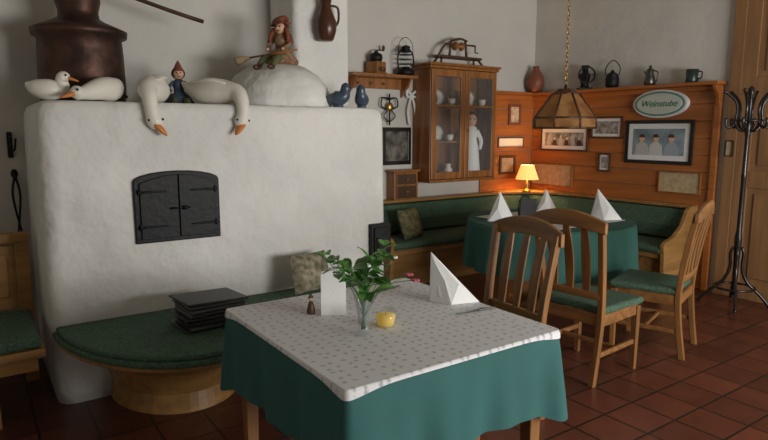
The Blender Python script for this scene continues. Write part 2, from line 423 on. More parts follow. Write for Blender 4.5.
psweep('top_rail',[(-.02,.775),(.10,.775),(.105,.805),(-.02,.805)],W_bench,.008)
ep=[(0,0),(.5,0),(.52,.40),(.54,.46),(.50,.50),(.36,.54),(.24,.63),(.16,.77),(.10,.805),(0,.805)]
prism(cbn,'end_panel_left',[(4.95-d,z) for d,z in ep],'x',3.155,3.20,W_bench,.008)
prism(cbn,'end_panel_right',[(XR-.06-d,z) for d,z in ep],'y',2.905,2.95,W_bench,.008)
cs=[(XR-.04,4.97),(4.95,4.97)]+[(cx+(r+.02)*math.cos(pi/2-(pi/2)*i/10),cy+(r+.02)*math.sin(pi/2-(pi/2)*i/10)) for i in range(11)]+[(XR-.04,4.1)]
prism(cbn,'corner_shelf',cs,'z',.78,.806,W_bench,.004)
cu2=grp('patterned_cushion',(3.52,4.62,.60)); pillow(cu2,.32,.30,.12,M('gold_floral_fabric',(.25,.20,.08),.8,col2=(.05,.08,.045),vs=25),(-.35,0,.3))
# ---------------------------------------------------------------- wainscot
ws=grp('trim_wainscot_right')
nb=12
for i in range(nb):
    z0=1.90*i/nb; bb(ws,'board_%d'%i,XR-.025,XR-.001,2.83,YB-.03,z0+.002,z0+1.90/nb-.002,W_wains,.005)
bb(ws,'end_post',XR-.045,XR-.001,2.78,2.84,0,1.90,W_wains,.006)
bb(ws,'ledge',XR-.17,XR-.001,2.76,YB-.002,1.905,1.935,W_wains,.006)
bb(ws,'ledge_moulding',XR-.07,XR-.025,2.80,YB-.03,1.86,1.905,W_wains,.008)
prism(ws,'ledge_bracket',[(XR-.15,1.905),(XR-.025,1.905),(XR-.025,1.68),(XR-.05,1.72),(XR-.07,1.80),(XR-.12,1.86)],'y',2.79,2.82,W_wains,.003)
wb=grp('trim_wainscot_back')
for i in range(nb):
    z0=1.90*i/nb; bb(wb,'board_%d'%i,4.80,XR-.027,YB-.025,YB-.001,z0+.002,z0+1.90/nb-.002,W_wainsX,.005)
bb(wb,'ledge',4.81,XR-.172,YB-.15,YB-.001,1.905,1.935,W_wainsX,.006)
bb(wb,'ledge_moulding',4.81,XR-.075,YB-.06,YB-.025,1.86,1.905,W_wainsX,.008)
dr=grp('door_1')
bb(dr,'frame_left',XR-.05,XR-.001,2.62,2.72,0,2.95,W_door)
bb(dr,'frame_right',XR-.05,XR-.001,1.55,1.65,0,2.95,W_door)
bb(dr,'frame_head',XR-.05,XR-.001,1.65,2.62,2.85,2.95,W_door)
bb(dr,'slab',XR-.03,XR-.001,1.65,2.62,0,2.85,W_door)
for (a,c) in ((2.5,2.62),(1.65,1.77)): bb(dr,'stile',XR-.045,XR-.03,a,c,0,2.85,W_door)
for z in (.0,1.0,1.80,2.70): bb(dr,'rail_%d'%int(z*10),XR-.045,XR-.03,1.77,2.5,z,z+.15,W_door)
for (a,c) in ((.2,.95),(1.2,1.75),(2.0,2.65)): bb(dr,'panel_%d'%int(a*10),XR-.042,XR-.03,1.83,2.44,a,c,W_door,.01)
lathe(dr,'knob',[(.01,0),(.01,.04),(.025,.05),(.02,.07),(.001,.075)],brass,(XR-.045,1.71,1.02),(0,-pi/2,0),16)
bb(None,'baseboard_right',XR-.02,XR-.001,YF,1.54,0,.09,W_door)
bb(None,'baseboard_front',XL,XR-.03,YF+.001,YF+.02,0,.09,W_door)
# ---------------------------------------------------------------- pictures
def pic(name,wall,h,z,w,ht,fm,im,fw=.025,mat_=.0,depth=.02):
    off=.026 if wall=='X' else 0.002
    if wall=='X': g=grp(name,(XR-off,h,z),-pi/2)
    elif wall=='D': g=grp(name,(XR-.052,h,z),-pi/2)
    elif wall=='Yw': g=grp(name,(h,YB-.026,z),0)
    else: g=grp(name,(h,YB-off,z),0)
    a,b2=w/2,ht/2
    if fm:
        for n_,x0,x1,z0,z1 in (('frame_top',-a,a,b2-fw,b2),('frame_bottom',-a,a,-b2,-b2+fw),('frame_left',-a,-a+fw,-b2+fw,b2-fw),('frame_right',a-fw,a,-b2+fw,b2-fw)):
            bb(g,n_,x0,x1,-depth,0,z0,z1,fm,.003)
    else: fw=0
    bb(g,'mat_board',-a+fw,a-fw,-.008,-.001,-b2+fw,b2-fw,white_c if mat_ else im,0)
    if mat_: bb(g,'print',-a+fw+mat_,a-fw-mat_,-.011,-.008,-b2+fw+mat_,b2-fw-mat_,im,0)
    return g
bwm=photomat('bw_photo',(.05,.05,.05),(.5,.48,.45),14)
bw2=photomat('bw_photo_2',(.12,.11,.10),(.55,.53,.5),20)
blu=photomat('blue_photo',(.13,.19,.24),(.33,.42,.46),5)
shirts=[M('shirt_%d'%i,c,.6) for i,c in enumerate(((.5,.5,.48),(.6,.6,.58),(.35,.4,.45)))]
g=pic('framed_group_photo','X',4.51,1.40,.66,.27,W_dark,bwm,.02,.04)
for i in range(6):
    x=-.21+i*.085; z=(-.01 if i%2 else .012)
    prism(g,'figure_print_%d'%i,[(x-.03,-.07),(x+.03,-.07),(x+.022,z),(x-.022,z)],'y',-.013,-.011,W_dark if i%2 else shirts[0],0)
    prism(g,'head_print_%d'%i,[(x+.014*math.cos(a),z+.016+.017*math.sin(a)) for a in [2*pi*k/10 for k in range(10)]],'y',-.0135,-.011,shirts[1],0)
pic('framed_photo','X',3.955,1.53,.38,.23,W_dark,bw2,.02,.03)
g=pic('framed_portrait_picture','X',3.365,1.385,.71,.43,blackp,blu,.035,.05)
for i,x in enumerate((-.17,-.02,.14)):
    prism(g,'torso_print_%d'%i,[(x-.075,-.13),(x+.075,-.13),(x+.06,-.03),(x+.02,.0),(x-.02,.0),(x-.06,-.03)],'y',-.013,-.011,shirts[i],0)
    prism(g,'face_print_%d'%i,[(x+.028*math.cos(a),.035+.036*math.sin(a)) for a in [2*pi*k/14 for k in range(14)]],'y',-.014,-.011,skin,0)
    prism(g,'hair_print_%d'%i,[(x+.031*math.cos(a),.045+.034*math.sin(a)) for a in [pi*k/8 for k in range(9)]],'y',-.015,-.011,W_dark,0)
pic('small_framed_picture','X',3.96,1.16,.15,.20,W_dark,bw2,.02,.02)
pic('framed_certificate','X',3.12,1.0,.42,.21,W_cab,paper,.012,0)
pic('framed_old_map','X',4.66,.985,.60,.26,W_cab,paper,.014,0)
pic('small_door_notice','D',2.67,1.34,.07,.14,blackp,paper,.008,0)
pic('small_red_plaque','Yw',5.32,1.68,.20,.24,redclay,photomat('plaque_print',(.5,.3,.2),(.75,.68,.5),20),.03,0)
pic('enamel_notice','Yw',5.27,1.36,.42,.11,W_dark,ceramic,.008,0)
pic('small_icon_picture','Yw',5.22,1.10,.26,.22,W_dark,paper,.03,0)
pic('dark_framed_picture','Y',3.63,1.34,.36,.38,blackp,photomat('dark_picture',(.02,.02,.02),(.22,.2,.17),10),.04,0)
wc=grp('wall_spice_box',(3.66,YB-.002,.94))
bb(wc,'case',-.15,.15,-.14,0,-.14,.14,W_cab,.006); bb(wc,'top',-.17,.17,-.16,0,.14,.165,W_cab,.006)
bb(wc,'drawer_1',-.12,.12,-.15,-.14,.02,.12,W_dark,.004); bb(wc,'drawer_2',-.12,.12,-.15,-.14,-.12,0,W_dark,.004)
for z in (.07,-.06): ell(wc,'knob',(0,-.16,z),(.012,.012,.012),brass,10)
wo=grp('iron_wall_ornament',(3.52,YB-.012,1.70))
tube(wo,'stem',[(0,-.03,.16,.008),(0,-.03,-.15,.008)],iron,8,1)
tube(wo,'mount',[(0,0.01,.12,.008),(0,-.03,.12,.008)],iron,8,1)
for s in (-1,1): tube(wo,'scroll',[(0,-.03,.10,.007),(s*.08,-.03,.12,.007),(s*.10,-.03,.04,.007),(s*.03,-.03,.0,.006),(s*.07,-.03,-.06,.006),(0,-.03,-.12,.006)],iron,8)
ell(wo,'boss',(0,-.04,.03),(.035,.02,.045),brass,16)
rb=grp('white_ribbon_bow',(3.80,YB-.012,1.72),0,1.15)
multitube(rb,'ribbon',[[(0,-.02,.12,.012),(-.06,-.03,.16,.014),(-.05,-.03,.10,.012),(0,-.02,.12,.008)],[(0,-.02,.12,.012),(.06,-.03,.16,.014),(.05,-.03,.10,.012),(0,-.02,.12,.008)],[(0,-.02,.12,.012),(-.04,-.02,-.02,.012),(-.02,-.02,-.14,.013)],[(0,-.02,.12,.012),(.04,-.02,-.0,.012),(.05,-.02,-.12,.013)]],white_c)
SZ=2.035
sh=grp('wall_shelf')
bb(sh,'board',3.0,3.76,YB-.20,YB-.002,SZ-.03,SZ,W_cab,.005)
bb(sh,'back_rail',3.0,3.76,YB-.025,YB-.002,SZ-.13,SZ-.03,W_cab,.005)
for x in (3.05,3.68): prism(sh,'bracket',[(YB-.002,SZ-.03),(YB-.17,SZ-.03),(YB-.12,SZ-.11),(YB-.03,SZ-.17),(YB-.002,SZ-.21)],'x',x,x+.025,W_cab,.003)
for x in (3.15,3.3,3.45): tube(sh,'peg',[(x,YB-.02,SZ-.09,.008),(x,YB-.07,SZ-.08,.01)],W_cab,8,1)
def grinder(name,loc,rz=0,s=1,mb=W_cab):
    g=grp(name,loc,rz,s)
    bb(g,'base',-.07,.07,-.07,.07,0,.012,mb); bb(g,'box',-.06,.06,-.06,.06,.012,.10,mb,.004); bb(g,'drawer',-.045,.045,-.066,-.058,.02,.055,W_dark)
    ell(g,'drawer_knob',(0,-.07,.038),(.007,.007,.007),brass,8)
    lathe(g,'hopper',[(.045,.10),(.055,.13),(.05,.16),(.02,.175),(.012,.19),(.001,.192)],iron)
    tube(g,'crank',[(0,0,.185,.005),(.04,0,.20,.005),(.10,0,.20,.005)],iron,8,2); lathe(g,'handle',[(.008,0),(.014,.02),(.010,.04),(.001,.045)],W_dark,(.10,0,.20),seg=12)
    return g
grinder('coffee_grinder',(3.32,YB-.10,SZ+.001),.3,1.15)
def lantern(name,loc,s=1):
    g=grp(name,loc,0,s)
    lathe(g,'tank',[(.06,0),(.075,.015),(.075,.04),(.05,.06),(.035,.075)],iron)
    lathe(g,'globe',[(.03,.075),(.055,.12),(.055,.16),(.035,.20)],pane)
    lathe(g,'chimney_cap',[(.035,.20),(.045,.205),(.03,.235),(.04,.24),(.04,.25),(.001,.265)],iron)
    for s_ in (-1,1): tube(g,'side_tube',[(s_*.065,0,.03,.007),(s_*.085,0,.10,.007),(s_*.08,0,.18,.007),(s_*.035,0,.235,.007)],iron,8)
    for z in (.10,.14,.18): lathe(g,'guard_%d'%int(z*100),[(.058,z-.002),(.06,z),(.058,z+.002)],iron)
    tube(g,'bail',[(-.08,0,.17,.003),(-.07,0,.28,.003),(0,0,.33,.003),(.07,0,.28,.003),(.08,0,.17,.003)],iron,6)
    return g
lantern('storm_lantern',(3.66,YB-.12,SZ+.001),1.12)
# ---------------------------------------------------------------- cabinet
cb=grp('glass_door_cabinet')
x0,x1,y0,y1,z0,z1=3.84,4.74,4.72,YB-.002,1.0,2.11
bb(cb,'back',x0,x1,y1-.015,y1,z0,z1,W_cab); bb(cb,'side_left',x0,x0+.025,y0,y1-.015,z0,z1,W_cab); bb(cb,'side_right',x1-.025,x1,y0,y1-.015,z0,z1,W_cab)
bb(cb,'bottom',x0-.01,x1+.01,y0-.02,y1,z0-.03,z0,W_cab,.008); bb(cb,'top',x0-.02,x1+.02,y0-.03,y1,z1,z1+.03,W_cab,.008); bb(cb,'cornice',x0-.035,x1+.035,y0-.05,y1,z1+.03,z1+.055,W_cab,.01)
xm=(x0+x1)/2
bb(cb,'centre_post',xm-.02,xm+.02,y0,y0+.02,z0,z1,W_cab)
bb(cb,'shelf_low',x0+.025,xm,y0+.03,y1-.015,z0+.37,z0+.39,W_cab)
bb(cb,'shelf_high',x0+.025,x1-.025,y0+.03,y1-.015,z0+.74,z0+.76,W_cab)
for s,(a,c) in enumerate(((x0+.005,xm-.003),(xm+.003,x1-.005))):
    bb(cb,'door_stile_a%d'%s,a,a+.06,y0-.02,y0,z0+.005,z1-.005,W_cab); bb(cb,'door_stile_b%d'%s,c-.06,c,y0-.02,y0,z0+.005,z1-.005,W_cab)
    bb(cb,'door_rail_b%d'%s,a+.06,c-.06,y0-.02,y0,z0+.005,z0+.075,W_cab); bb(cb,'door_rail_t%d'%s,a+.06,c-.06,y0-.02,y0,z1-.075,z1-.005,W_cab)
    bb(cb,'glass_%d'%s,a+.06,c-.06,y0-.011,y0-.008,z0+.075,z1-.075,pane,0)
    bb(cb,'muntin_%d'%s,a+.06,c-.06,y0-.018,y0-.002,z0+.735,z0+.755,W_cab,.002)
ell(cb,'knob',(xm+.035,y0-.03,1.5),(.012,.015,.012),brass,10)
def plate(x,z): lathe(cb,'plate',[(.01,0),(.03,0),(.085,.012),(.08,.008),(.001,.004)],ceramic,(x,y1-.06,z+.085),(pi/2-.15,0,0),20)
def cup(x,z): lathe(cb,'cup',[(.02,0),(.035,.02),(.04,.065),(.036,.065),(.02,.01)],ceramic,(x,4.83,z),seg=18)
def jug(x,z,m): lathe(cb,'jug',[(.03,0),(.05,.04),(.045,.09),(.025,.12),(.035,.15),(.03,.15)],m,(x,4.85,z),seg=18)
jug(3.97,z0+.001,brownj); cup(4.10,z0+.001); jug(4.2,z0+.001,ceramic)
cup(3.97,z0+.392); plate(4.12,z0+.392); cup(4.2,z0+.392)
jug(3.98,z0+.762,slate); plate(4.12,z0+.762); cup(4.22,z0+.762); jug(4.42,z0+.762,ceramic); plate(4.56,z0+.762); cup(4.65,z0+.762)
dl=grp('porcelain_doll',(4.50,4.83,z0+.002),-.5,2.3); dl.parent=cb
lathe(dl,'dress',[(.042,0),(.045,.03),(.035,.14),(.025,.18),(.032,.20),(.025,.23),(.010,.24)],white_c); ell(dl,'head',(0,0,.265),(.026,.026,.032),skin); ell(dl,'hair',(0,.008,.272),(.032,.028,.034),brownj)
for s in (-1,1):
    tube(dl,'arm',[(s*.025,0,.215,.012),(s*.045,-.01,.17,.010),(s*.035,-.030,.13,.008)],white_c,8); ell(dl,'eye',(s*.010,-.025,.268),(.004,.003,.004),blackp,8)
yw=grp('wooden_spinning_frame',(4.32,4.86,z1+.056))
bb(yw,'base',-.30,.30,-.05,.05,.07,.095,W_dark,.005)
for x in (-.25,.25):
    for s in (-1,1): tube(yw,'foot',[(x,s*.03,.08,.012),(x*1.15,s*.07,0.008,.012)],W_dark,8,1)
for x in (-.12,.12): tube(yw,'upright',[(x,0,.09,.014),(x*.8,0,.26,.012)],W_dark,8,1)
tube(yw,'axle',[(-.14,0,.22,.01),(.24,0,.22,.01)],W_dark,8,1)
tube(yw,'arch',[(-.26,0,.10,.012),(-.18,0,.20,.012),(0,0,.275,.012),(.12,0,.26,.012)],W_dark,8)
lathe(yw,'spool',[(.045,-.05),(.045,-.04),(.02,-.03),(.02,.03),(.045,.04),(.045,.05)],W_cab,(0,0,.20),(0,pi/2,0),18)
tube(yw,'crank',[(.24,0,.22,.008),(.24,0,.15,.008),(.28,0,.15,.008)],W_dark,8,1)
# ledge ornaments
LZ=1.936
va=grp('clay_bottle_vase',(5.55,4.88,LZ)); lathe(va,'body',[(.05,0),(.085,.03),(.10,.11),(.09,.18),(.045,.25),(.035,.27),(.04,.30),(.03,.30)],redclay)
cg=grp('hand_crank_coffee_mill',(5.58,4.22,LZ),.9)
bb(cg,'base',-.06,.06,-.07,.07,0,.02,iron); lathe(cg,'body',[(.05,.02),(.04,.06),(.055,.12),(.06,.16),(.035,.18),(.03,.22),(.045,.25),(.04,.255)],iron)
multitube(cg,'flywheel',[[(-.075,.085*math.cos(a),.15+.085*math.sin(a),.009) for a in [2*pi*k/20 for k in range(21)]],[(-.075,0,.07,.006),(-.075,0,.23,.006)],[(-.075,-.08,.15,.006),(-.075,.08,.15,.006)]],iron,6,1)
tube(cg,'axle',[(-.08,0,.15,.008),(0,0,.15,.008)],iron,8,1)
l2=grp('iron_hanging_pot',(5.58,3.88,LZ))
lathe(l2,'pot',[(.05,.0),(.065,.02),(.07,.09),(.05,.13),(.055,.14),(.02,.16),(.012,.18),(.001,.182)],iron)
tube(l2,'bail',[(0,-.065,.10,.005),(0,-.085,.20,.005),(0,0,.28,.005),(0,.085,.20,.005),(0,.065,.10,.005)],iron,8)
l3=grp('pewter_jug',(5.58,3.46,LZ)); lathe(l3,'body',[(.045,0),(.055,.02),(.045,.08),(.03,.12),(.035,.15),(.015,.165),(.01,.19),(.001,.195)],pewter)
tube(l3,'handle',[(0,-.035,.14,.006),(0,-.08,.12,.006),(0,-.075,.05,.006),(0,-.045,.03,.006)],pewter,8)
tube(l3,'spout',[(0,.03,.10,.012),(0,.06,.14,.008)],pewter,8,1)
l4=grp('enamel_mug',(5.58,3.04,LZ)); lathe(l4,'body',[(.05,0),(.055,.01),(.05,.05),(.055,.12),(.05,.12),(.045,.02),(.001,.015)],M('green_enamel',(.02,.035,.028),.3))
tube(l4,'handle',[(0,-.05,.10,.006),(0,-.09,.09,.006),(0,-.085,.04,.006),(0,-.05,.03,.006)],iron,8)
# oval sign
sg=grp('oval_tavern_sign',(XR-.06,3.35,1.755),-pi/2)
def oval(p,n_,a,b_,d0,d1,m): return prism(p,n_,[(a*math.cos(2*pi*i/40),b_*math.sin(2*pi*i/40)) for i in range(40)],'y',d0,d1,m,.003)
signG=M('sign_green',(.16,.30,.24),.4)
oval(sg,'rim',.28,.135,-.02,.03,white_c); oval(sg,'green_band',.262,.12,-.026,-.02,signG); oval(sg,'inner_line',.235,.098,-.029,-.026,white_c); oval(sg,'field',.23,.093,-.032,-.029,M('sign_pale',(.55,.62,.55),.4))
tcu=bpy.data.curves.new('sign_lettering','FONT'); tcu.body='Weinstube'; tcu.size=.085; tcu.align_x='CENTER'; tcu.align_y='CENTER'; tcu.extrude=.001; tcu.shear=.3
to=bpy.data.objects.new('lettering',tcu); COL.objects.link(to); to.parent=sg; to.location=(0,-.034,0); to.rotation_euler=(pi/2,0,0); tcu.materials.append(M('sign_letter_green',(.04,.15,.10),.4))
# ---------------------------------------------------------------- lamps
amber=M('amber_glass',(.17,.065,.022),.3,col2=(.36,.20,.08),vs=10,trans=.3,emis=(.8,.35,.09),es=.05)
hl=grp('hanging_pendant_lamp',(4.02,3.22,0))
def frus(n_,r0,z0,r1,z1,seg,mat,th=.004):
    v=[];f=[]
    for r,z in ((r0,z0),(r1,z1),(r1-th,z1),(r0-th,z0)):
        for i in range(seg): a=2*pi*(i+.5)/seg; v.append((r*math.cos(a),r*math.sin(a),z))
    for j in range(4):
        for i in range(seg):
            k=(i+1)%seg; f.append((j*seg+i,j*seg+k,((j+1)%4)*seg+k,((j+1)%4)*seg+i))
    return mk(n_,v,f,mat,hl)
frus('shade',.25,1.60,.11,1.79,8,amber); frus('shade_band',.255,1.52,.25,1.60,8,amber); frus('crown',.11,1.79,.06,1.83,8,brownj)
ribs=[]
for i in range(8):
    a=2*pi*(i+.5)/8; c,s=math.cos(a),math.sin(a)
    ribs.append([(.255*c,.255*s,1.52,.008),(.252*c,.252*s,1.60,.008),(.11*c,.11*s,1.79,.008)])
for z,r_ in ((1.52,.255),(1.60,.252),(1.79,.11)):
    for i in range(8):
        a=2*pi*(i+.5)/8; b2=2*pi*(i+1.5)/8; ribs.append([(r_*math.cos(a),r_*math.sin(a),z,.008),(r_*math.cos(b2),r_*math.sin(b2),z,.008)])
multitube(hl,'lead_ribs',ribs,W_dark,6,1)
ell(hl,'bulb',(0,0,1.66),(.035,.035,.05),ceramic,14)
tube(hl,'stem',[(0,0,1.69,.01),(0,0,1.86,.01)],iron,8,1)
lk_=[]
z=1.86;i=0
while z<H-.06:
    ax=(1,0) if i%2 else (0,1)
    lk_.append([(ax[0]*.010*math.sin(a),ax[1]*.010*math.sin(a),z+.022+.022*math.cos(a),.0035) for a in [2*pi*k/8 for k in range(9)]])
    z+=.036;i+=1
multitube(hl,'chain',lk_,brass,5,1)
lathe(hl,'ceiling_rose',[(.01,H-.07),(.05,H-.03),(.06,H-.001)],brass)
tl=grp('small_table_lamp',(5.26,4.70,.807))
shadeM=M('lampshade_cloth',(.9,.6,.3),.8,emis=(1,.36,.08),es=1.6)
lathe(tl,'base',[(.05,0),(.05,.01),(.02,.025),(.012,.05),(.02,.08),(.01,.12),(.008,.17)],brass)
v=[];f=[];n=48
for r_,z_ in ((.125,.14),(.07,.30)):
    for i in range(n): a=2*pi*i/n; q=r_*(1+.04*(i%2)); v.append((q*math.cos(a),q*math.sin(a),z_))
for i in range(n): k=(i+1)%n; f.append((i,k,n+k,n+i))
mk('shade',v,f,shadeM,tl)
ell(tl,'bulb',(0,0,.21),(.025,.025,.035),M('lit_bulb',(1,.8,.5),.5,emis=(1,.55,.2),es=30),12)
# ---------------------------------------------------------------- coat stand
cs_=grp('bentwood_coat_stand',(5.33,2.40,0))
lathe(cs_,'pole',[(.02,.10),(.022,.4),(.03,.55),(.03,.60),(.02,.66),(.018,1.1),(.022,1.12),(.018,1.15),(.018,1.45),(.028,1.5),(.028,1.56),(.02,1.6),(.018,1.78),(.026,1.80),(.024,1.84),(.001,1.86)],blackp,seg=18)
L=[]
for i in range(4):
    a=2*pi*i/4+.5; c,s=math.cos(a),math.sin(a)
    L.append([(q*c,q*s,z,r_) for q,z,r_ in ((.27,.014,.014),(.25,.05,.014),(.18,.13,.014),(.09,.22,.014),(.045,.34,.014),(.05,.46,.013),(.03,.52,.012))])
L.append([(.155*math.cos(a),.155*math.sin(a),.17,.010) for a in [2*pi*k/24 for k in range(25)]])
for i in range(6):
    a=2*pi*i/6+.2; c,s=math.cos(a),math.sin(a)
    L.append([(q*c,q*s,z,r_) for q,z,r_ in ((.02,1.50,.011),(.06,1.50,.011),(.10,1.56,.011),(.09,1.66,.011),(.11,1.74,.011),(.17,1.80,.011),(.20,1.82,.014))])
    L.append([(q*c,q*s,z,r_) for q,z,r_ in ((.10,1.56,.010),(.14,1.52,.010),(.17,1.55,.010),(.17,1.60,.013))])
L.append([(.105*math.cos(a),.105*math.sin(a),1.58,.009) for a in [2*pi*k/24 for k in range(25)]])
multitube(cs_,'bentwood_arms',L,blackp,8,3)
# ---------------------------------------------------------------- copper still
cp_=grp('copper_still',(.625,4.09,ST+.001))
lathe(cp_,'kettle',[(.215,0),(.235,.02),(.24,.10),(.235,.30),(.23,.38),(.26,.395),(.265,.43),(.22,.45),(.15,.48),(.115,.50),(.11,.54),(.125,.60),(.12,.68),(.07,.74),(.03,.77),(.001,.78)],copper,seg=40)
tube(cp_,'swan_neck_pipe',[(.05,0,.71,.03),(.16,-.02,.70,.02),(.35,-.05,.64,.013),(.56,-.08,.58,.013),(.72,-.10,.54,.013)],copper,12)
for i in range(14):
    a=2*pi*i/14; ell(cp_,'rivet',(.243*math.cos(a),.243*math.sin(a),.05),(.008,.008,.008),copper,8)
jg=grp('hanging_brown_jug',(2.22,3.93,2.14))
lathe(jg,'body',[(.045,0),(.055,.01),(.075,.07),(.078,.13),(.05,.20),(.035,.24),(.045,.29),(.038,.29)],brownj)
tube(jg,'handle',[(.04,0,.25,.009),(.10,0,.24,.009),(.105,0,.15,.009),(.07,0,.10,.009)],brownj,8)
tube(jg,'nail_loop',[(0,.03,.24,.004),(0,.068,.26,.004)],iron,6,1)
# ---------------------------------------------------------------- geese
def goose(name,loc,pts,beak,eyes,extra=None,s=1):
    g=grp(name,loc,0,s)
    tube(g,'body_and_neck',pts,ceramic,18,6)
    tube(g,'beak',beak,orange,10,3,flat=.6)
    for e in eyes: ell(g,'eye',e,(.007,.007,.007),blackp,8)
    for i,w in enumerate(extra or []): tube(g,'wing_%d'%i,w,ceramic,12,5,flat=.35)
    return g
def hang(name,x,d,s=1,kx=1,hz=0):
    pts=[(.25*d*kx,.34,.15,.008),(.21*d*kx,.29,.11,.040),(.15*d*kx,.21,.085,.074),(.08*d*kx,.12,.085,.082),(.03*d,.05,.08,.070),(0,-.01,.07,.056),(-.005*d,-.065,.03,.044),(-.005*d,-.088,-.03,.037),(0,-.092,-.07,.038),(.01*d,-.092,-.105,.043),(.02*d,-.096,-.135,.032),(.025*d,-.10,-.148,.01)]
    beak=[(.012*d,-.103,-.12,.030),(.035*d,-.120,-.15,.026),(.055*d,-.125,-.175,.017),(.066*d,-.125,-.187,.004)]
    eyes=[(-.028*d,-.118,-.10),(.048*d,-.120,-.095)]
    wings=[[(.06*d,.02,.13,.015),(.11*d*kx,.09,.15,.050),(.17*d*kx,.18,.15,.040),(.23*d*kx,.28,.14,.006)]]
    return goose(name,(x,3.625,ST),pts,beak,eyes,wings,s)
hang('goose_figurine',.88,1,1.0,.75)
hang('goose_figurine',1.41,-1,.98,.95)
goose('goose_figurine',(.63,3.66,ST),[(.15,.17,.12,.008),(.12,.13,.10,.045),(.08,.08,.075,.068),(.02,.02,.07,.062),(-.05,-.03,.05,.045),(-.09,-.06,.04,.034),(-.12,-.075,.04,.038),(-.145,-.08,.035,.02)],[(-.135,-.085,.035,.024),(-.165,-.10,.025,.020),(-.20,-.11,.012,.006)],[(-.118,-.115,.055)],None,1)
goose('goose_figurine',(.41,3.70,ST),[(-.13,.04,.10,.01),(-.09,.03,.08,.045),(-.02,0,.065,.062),(.04,-.01,.07,.05),(.06,-.02,.09,.036),(.05,-.03,.12,.032),(.065,-.04,.14,.034),(.09,-.05,.135,.018)],[(.085,-.05,.135,.018),(.12,-.06,.122,.012),(.14,-.065,.115,.004)],[(.07,-.072,.148)],None,.90)
def bird(name,loc,rz,s=1):
    g=grp(name,loc,rz,s)
    tube(g,'body',[(0,.09,.06,.008),(0,.06,.06,.028),(0,.02,.055,.05),(0,-.03,.07,.045),(0,-.045,.11,.033),(0,-.05,.135,.03),(0,-.06,.155,.012)],slate,16,5)
    lathe(g,'foot_ring',[(.035,0),(.03,.02)],slate); tube(g,'beak',[(0,-.075,.13,.008),(0,-.10,.125,.002)],slate,8,1)
    tube(g,'tail',[(0,.08,.06,.018),(0,.12,.07,.012)],slate,8,1,flat=.4)
bird('blue_ceramic_bird',(2.15,3.645,ST+.001),.9,1.05)
bird('blue_ceramic_bird',(2.34,3.645,ST+.001),-.7,1.0)
def doll(name,loc,rz,s,dress,hatm,witch=False):
    g=grp(name,loc,rz,s)
    lathe(g,'skirt',[(.13,0),(.135,.03),(.10,.08),(.05,.13),(.04,.15)],dress)
    lathe(g,'torso',[(.04,.13),(.055,.18),(.05,.22),(.02,.245)],dress)
    ell(g,'head',(0,-.005,.285),(.048,.046,.052),skin); ell(g,'nose',(0,-.055,.28),(.009,.018,.009),skin,10)
    for e in (-1,1): ell(g,'eye',(e*.017,-.048,.295),(.006,.004,.006),blackp,8)
    ell(g,'mouth',(0,-.048,.262),(.014,.004,.004),clothred,8)
    ell(g,'hair',(0,.014,.292),(.062,.05,.056),brownj)
    if witch:
        tube(g,'floppy_hat',[(0,.0,.315,.085),(0,0,.325,.065),(.01,.005,.345,.045),(.03,.01,.36,.025),(.06,.01,.345,.012)],hatm,16,4)
        for e in (-1,1): tube(g,'braid',[(e*.05,-.01,.28,.020),(e*.075,-.03,.23,.018),(e*.08,-.04,.17,.008)],clothred,8,3)
        tube(g,'shawl',[(-.10,-.02,.17,.02),(-.06,.0,.215,.035),(0,.02,.23,.04),(.06,.0,.215,.035),(.10,-.02,.17,.02)],clothred,10,3)
    else: lathe(g,'hat',[(.055,.31),(.05,.325),(.038,.34),(.02,.38),(.001,.41)],hatm)
    for e in (-1,1):
        tube(g,'arm',[(e*.045,0,.215,.018),(e*.09,-.03,.16,.015),(e*.07,-.09,.12,.012)],dress,10); ell(g,'hand',(e*.068,-.10,.115),(.013,.015,.012),skin,10)
        tube(g,'leg',[(e*.035,-.06,.04,.030),(e*.055,-.17,.035,.026),(e*.06,-.25,-.03,.020)],clothgr,10); ell(g,'shoe',(e*.062,-.275,-.04),(.025,.045,.022),brownj,12)
    return g
d1=doll('seated_witch_doll',(1.85,3.90,1.945),-.95,.86,clothtan,clothred,True)
tube(d1,'broomstick',[(-.20,-.15,.05,.008),(.20,-.11,.10,.008)],W_cab,8,1); tube(d1,'broom_bristles',[(-.20,-.15,.05,.012),(-.26,-.16,.035,.03),(-.31,-.17,.02,.035)],paper,10,2)
doll('small_hooded_doll',(1.17,4.0,ST+.001),-.2,.70,M('doll_blue_cloth',(.06,.09,.14),.8),clothred)
# ---------------------------------------------------------------- tabletop
TZ=.7515
vs_=grp('glass_flower_vase',(1.16,1.80,TZ))
lathe(vs_,'glass',[(.030,0),(.038,.004),(.028,.012),(.020,.03),(.024,.07),(.035,.13),(.040,.15),(.037,.15),(.032,.13),(.021,.07),(.016,.035),(.001,.03)],glass,seg=24)
V=[];F=[];S=[]
def leaf(base,d,l,w,up):
    d=Vector(d).normalized(); side=d.cross(Vector((0,0,1)))
    side=side.normalized() if side.length>.05 else Vector((1,0,0))
    side=(side+Vector((0,0,random.uniform(-.7,.7)))).normalized()
    b0=len(V); n=6
    for i in range(n+1):
        t=i/n; c=Vector(base)+d*l*t+Vector((0,0,up*t-l*.45*t*t)); ww=w*math.sin(pi*min(1,t*.93+.05))**.8
        V.append(c-side*ww); V.append(c+Vector((0,0,-.004))); V.append(c+side*ww)
    for i in range(n):
        for k in range(2): a=b0+i*3+k; F.append((a,a+1,a+4,a+3))
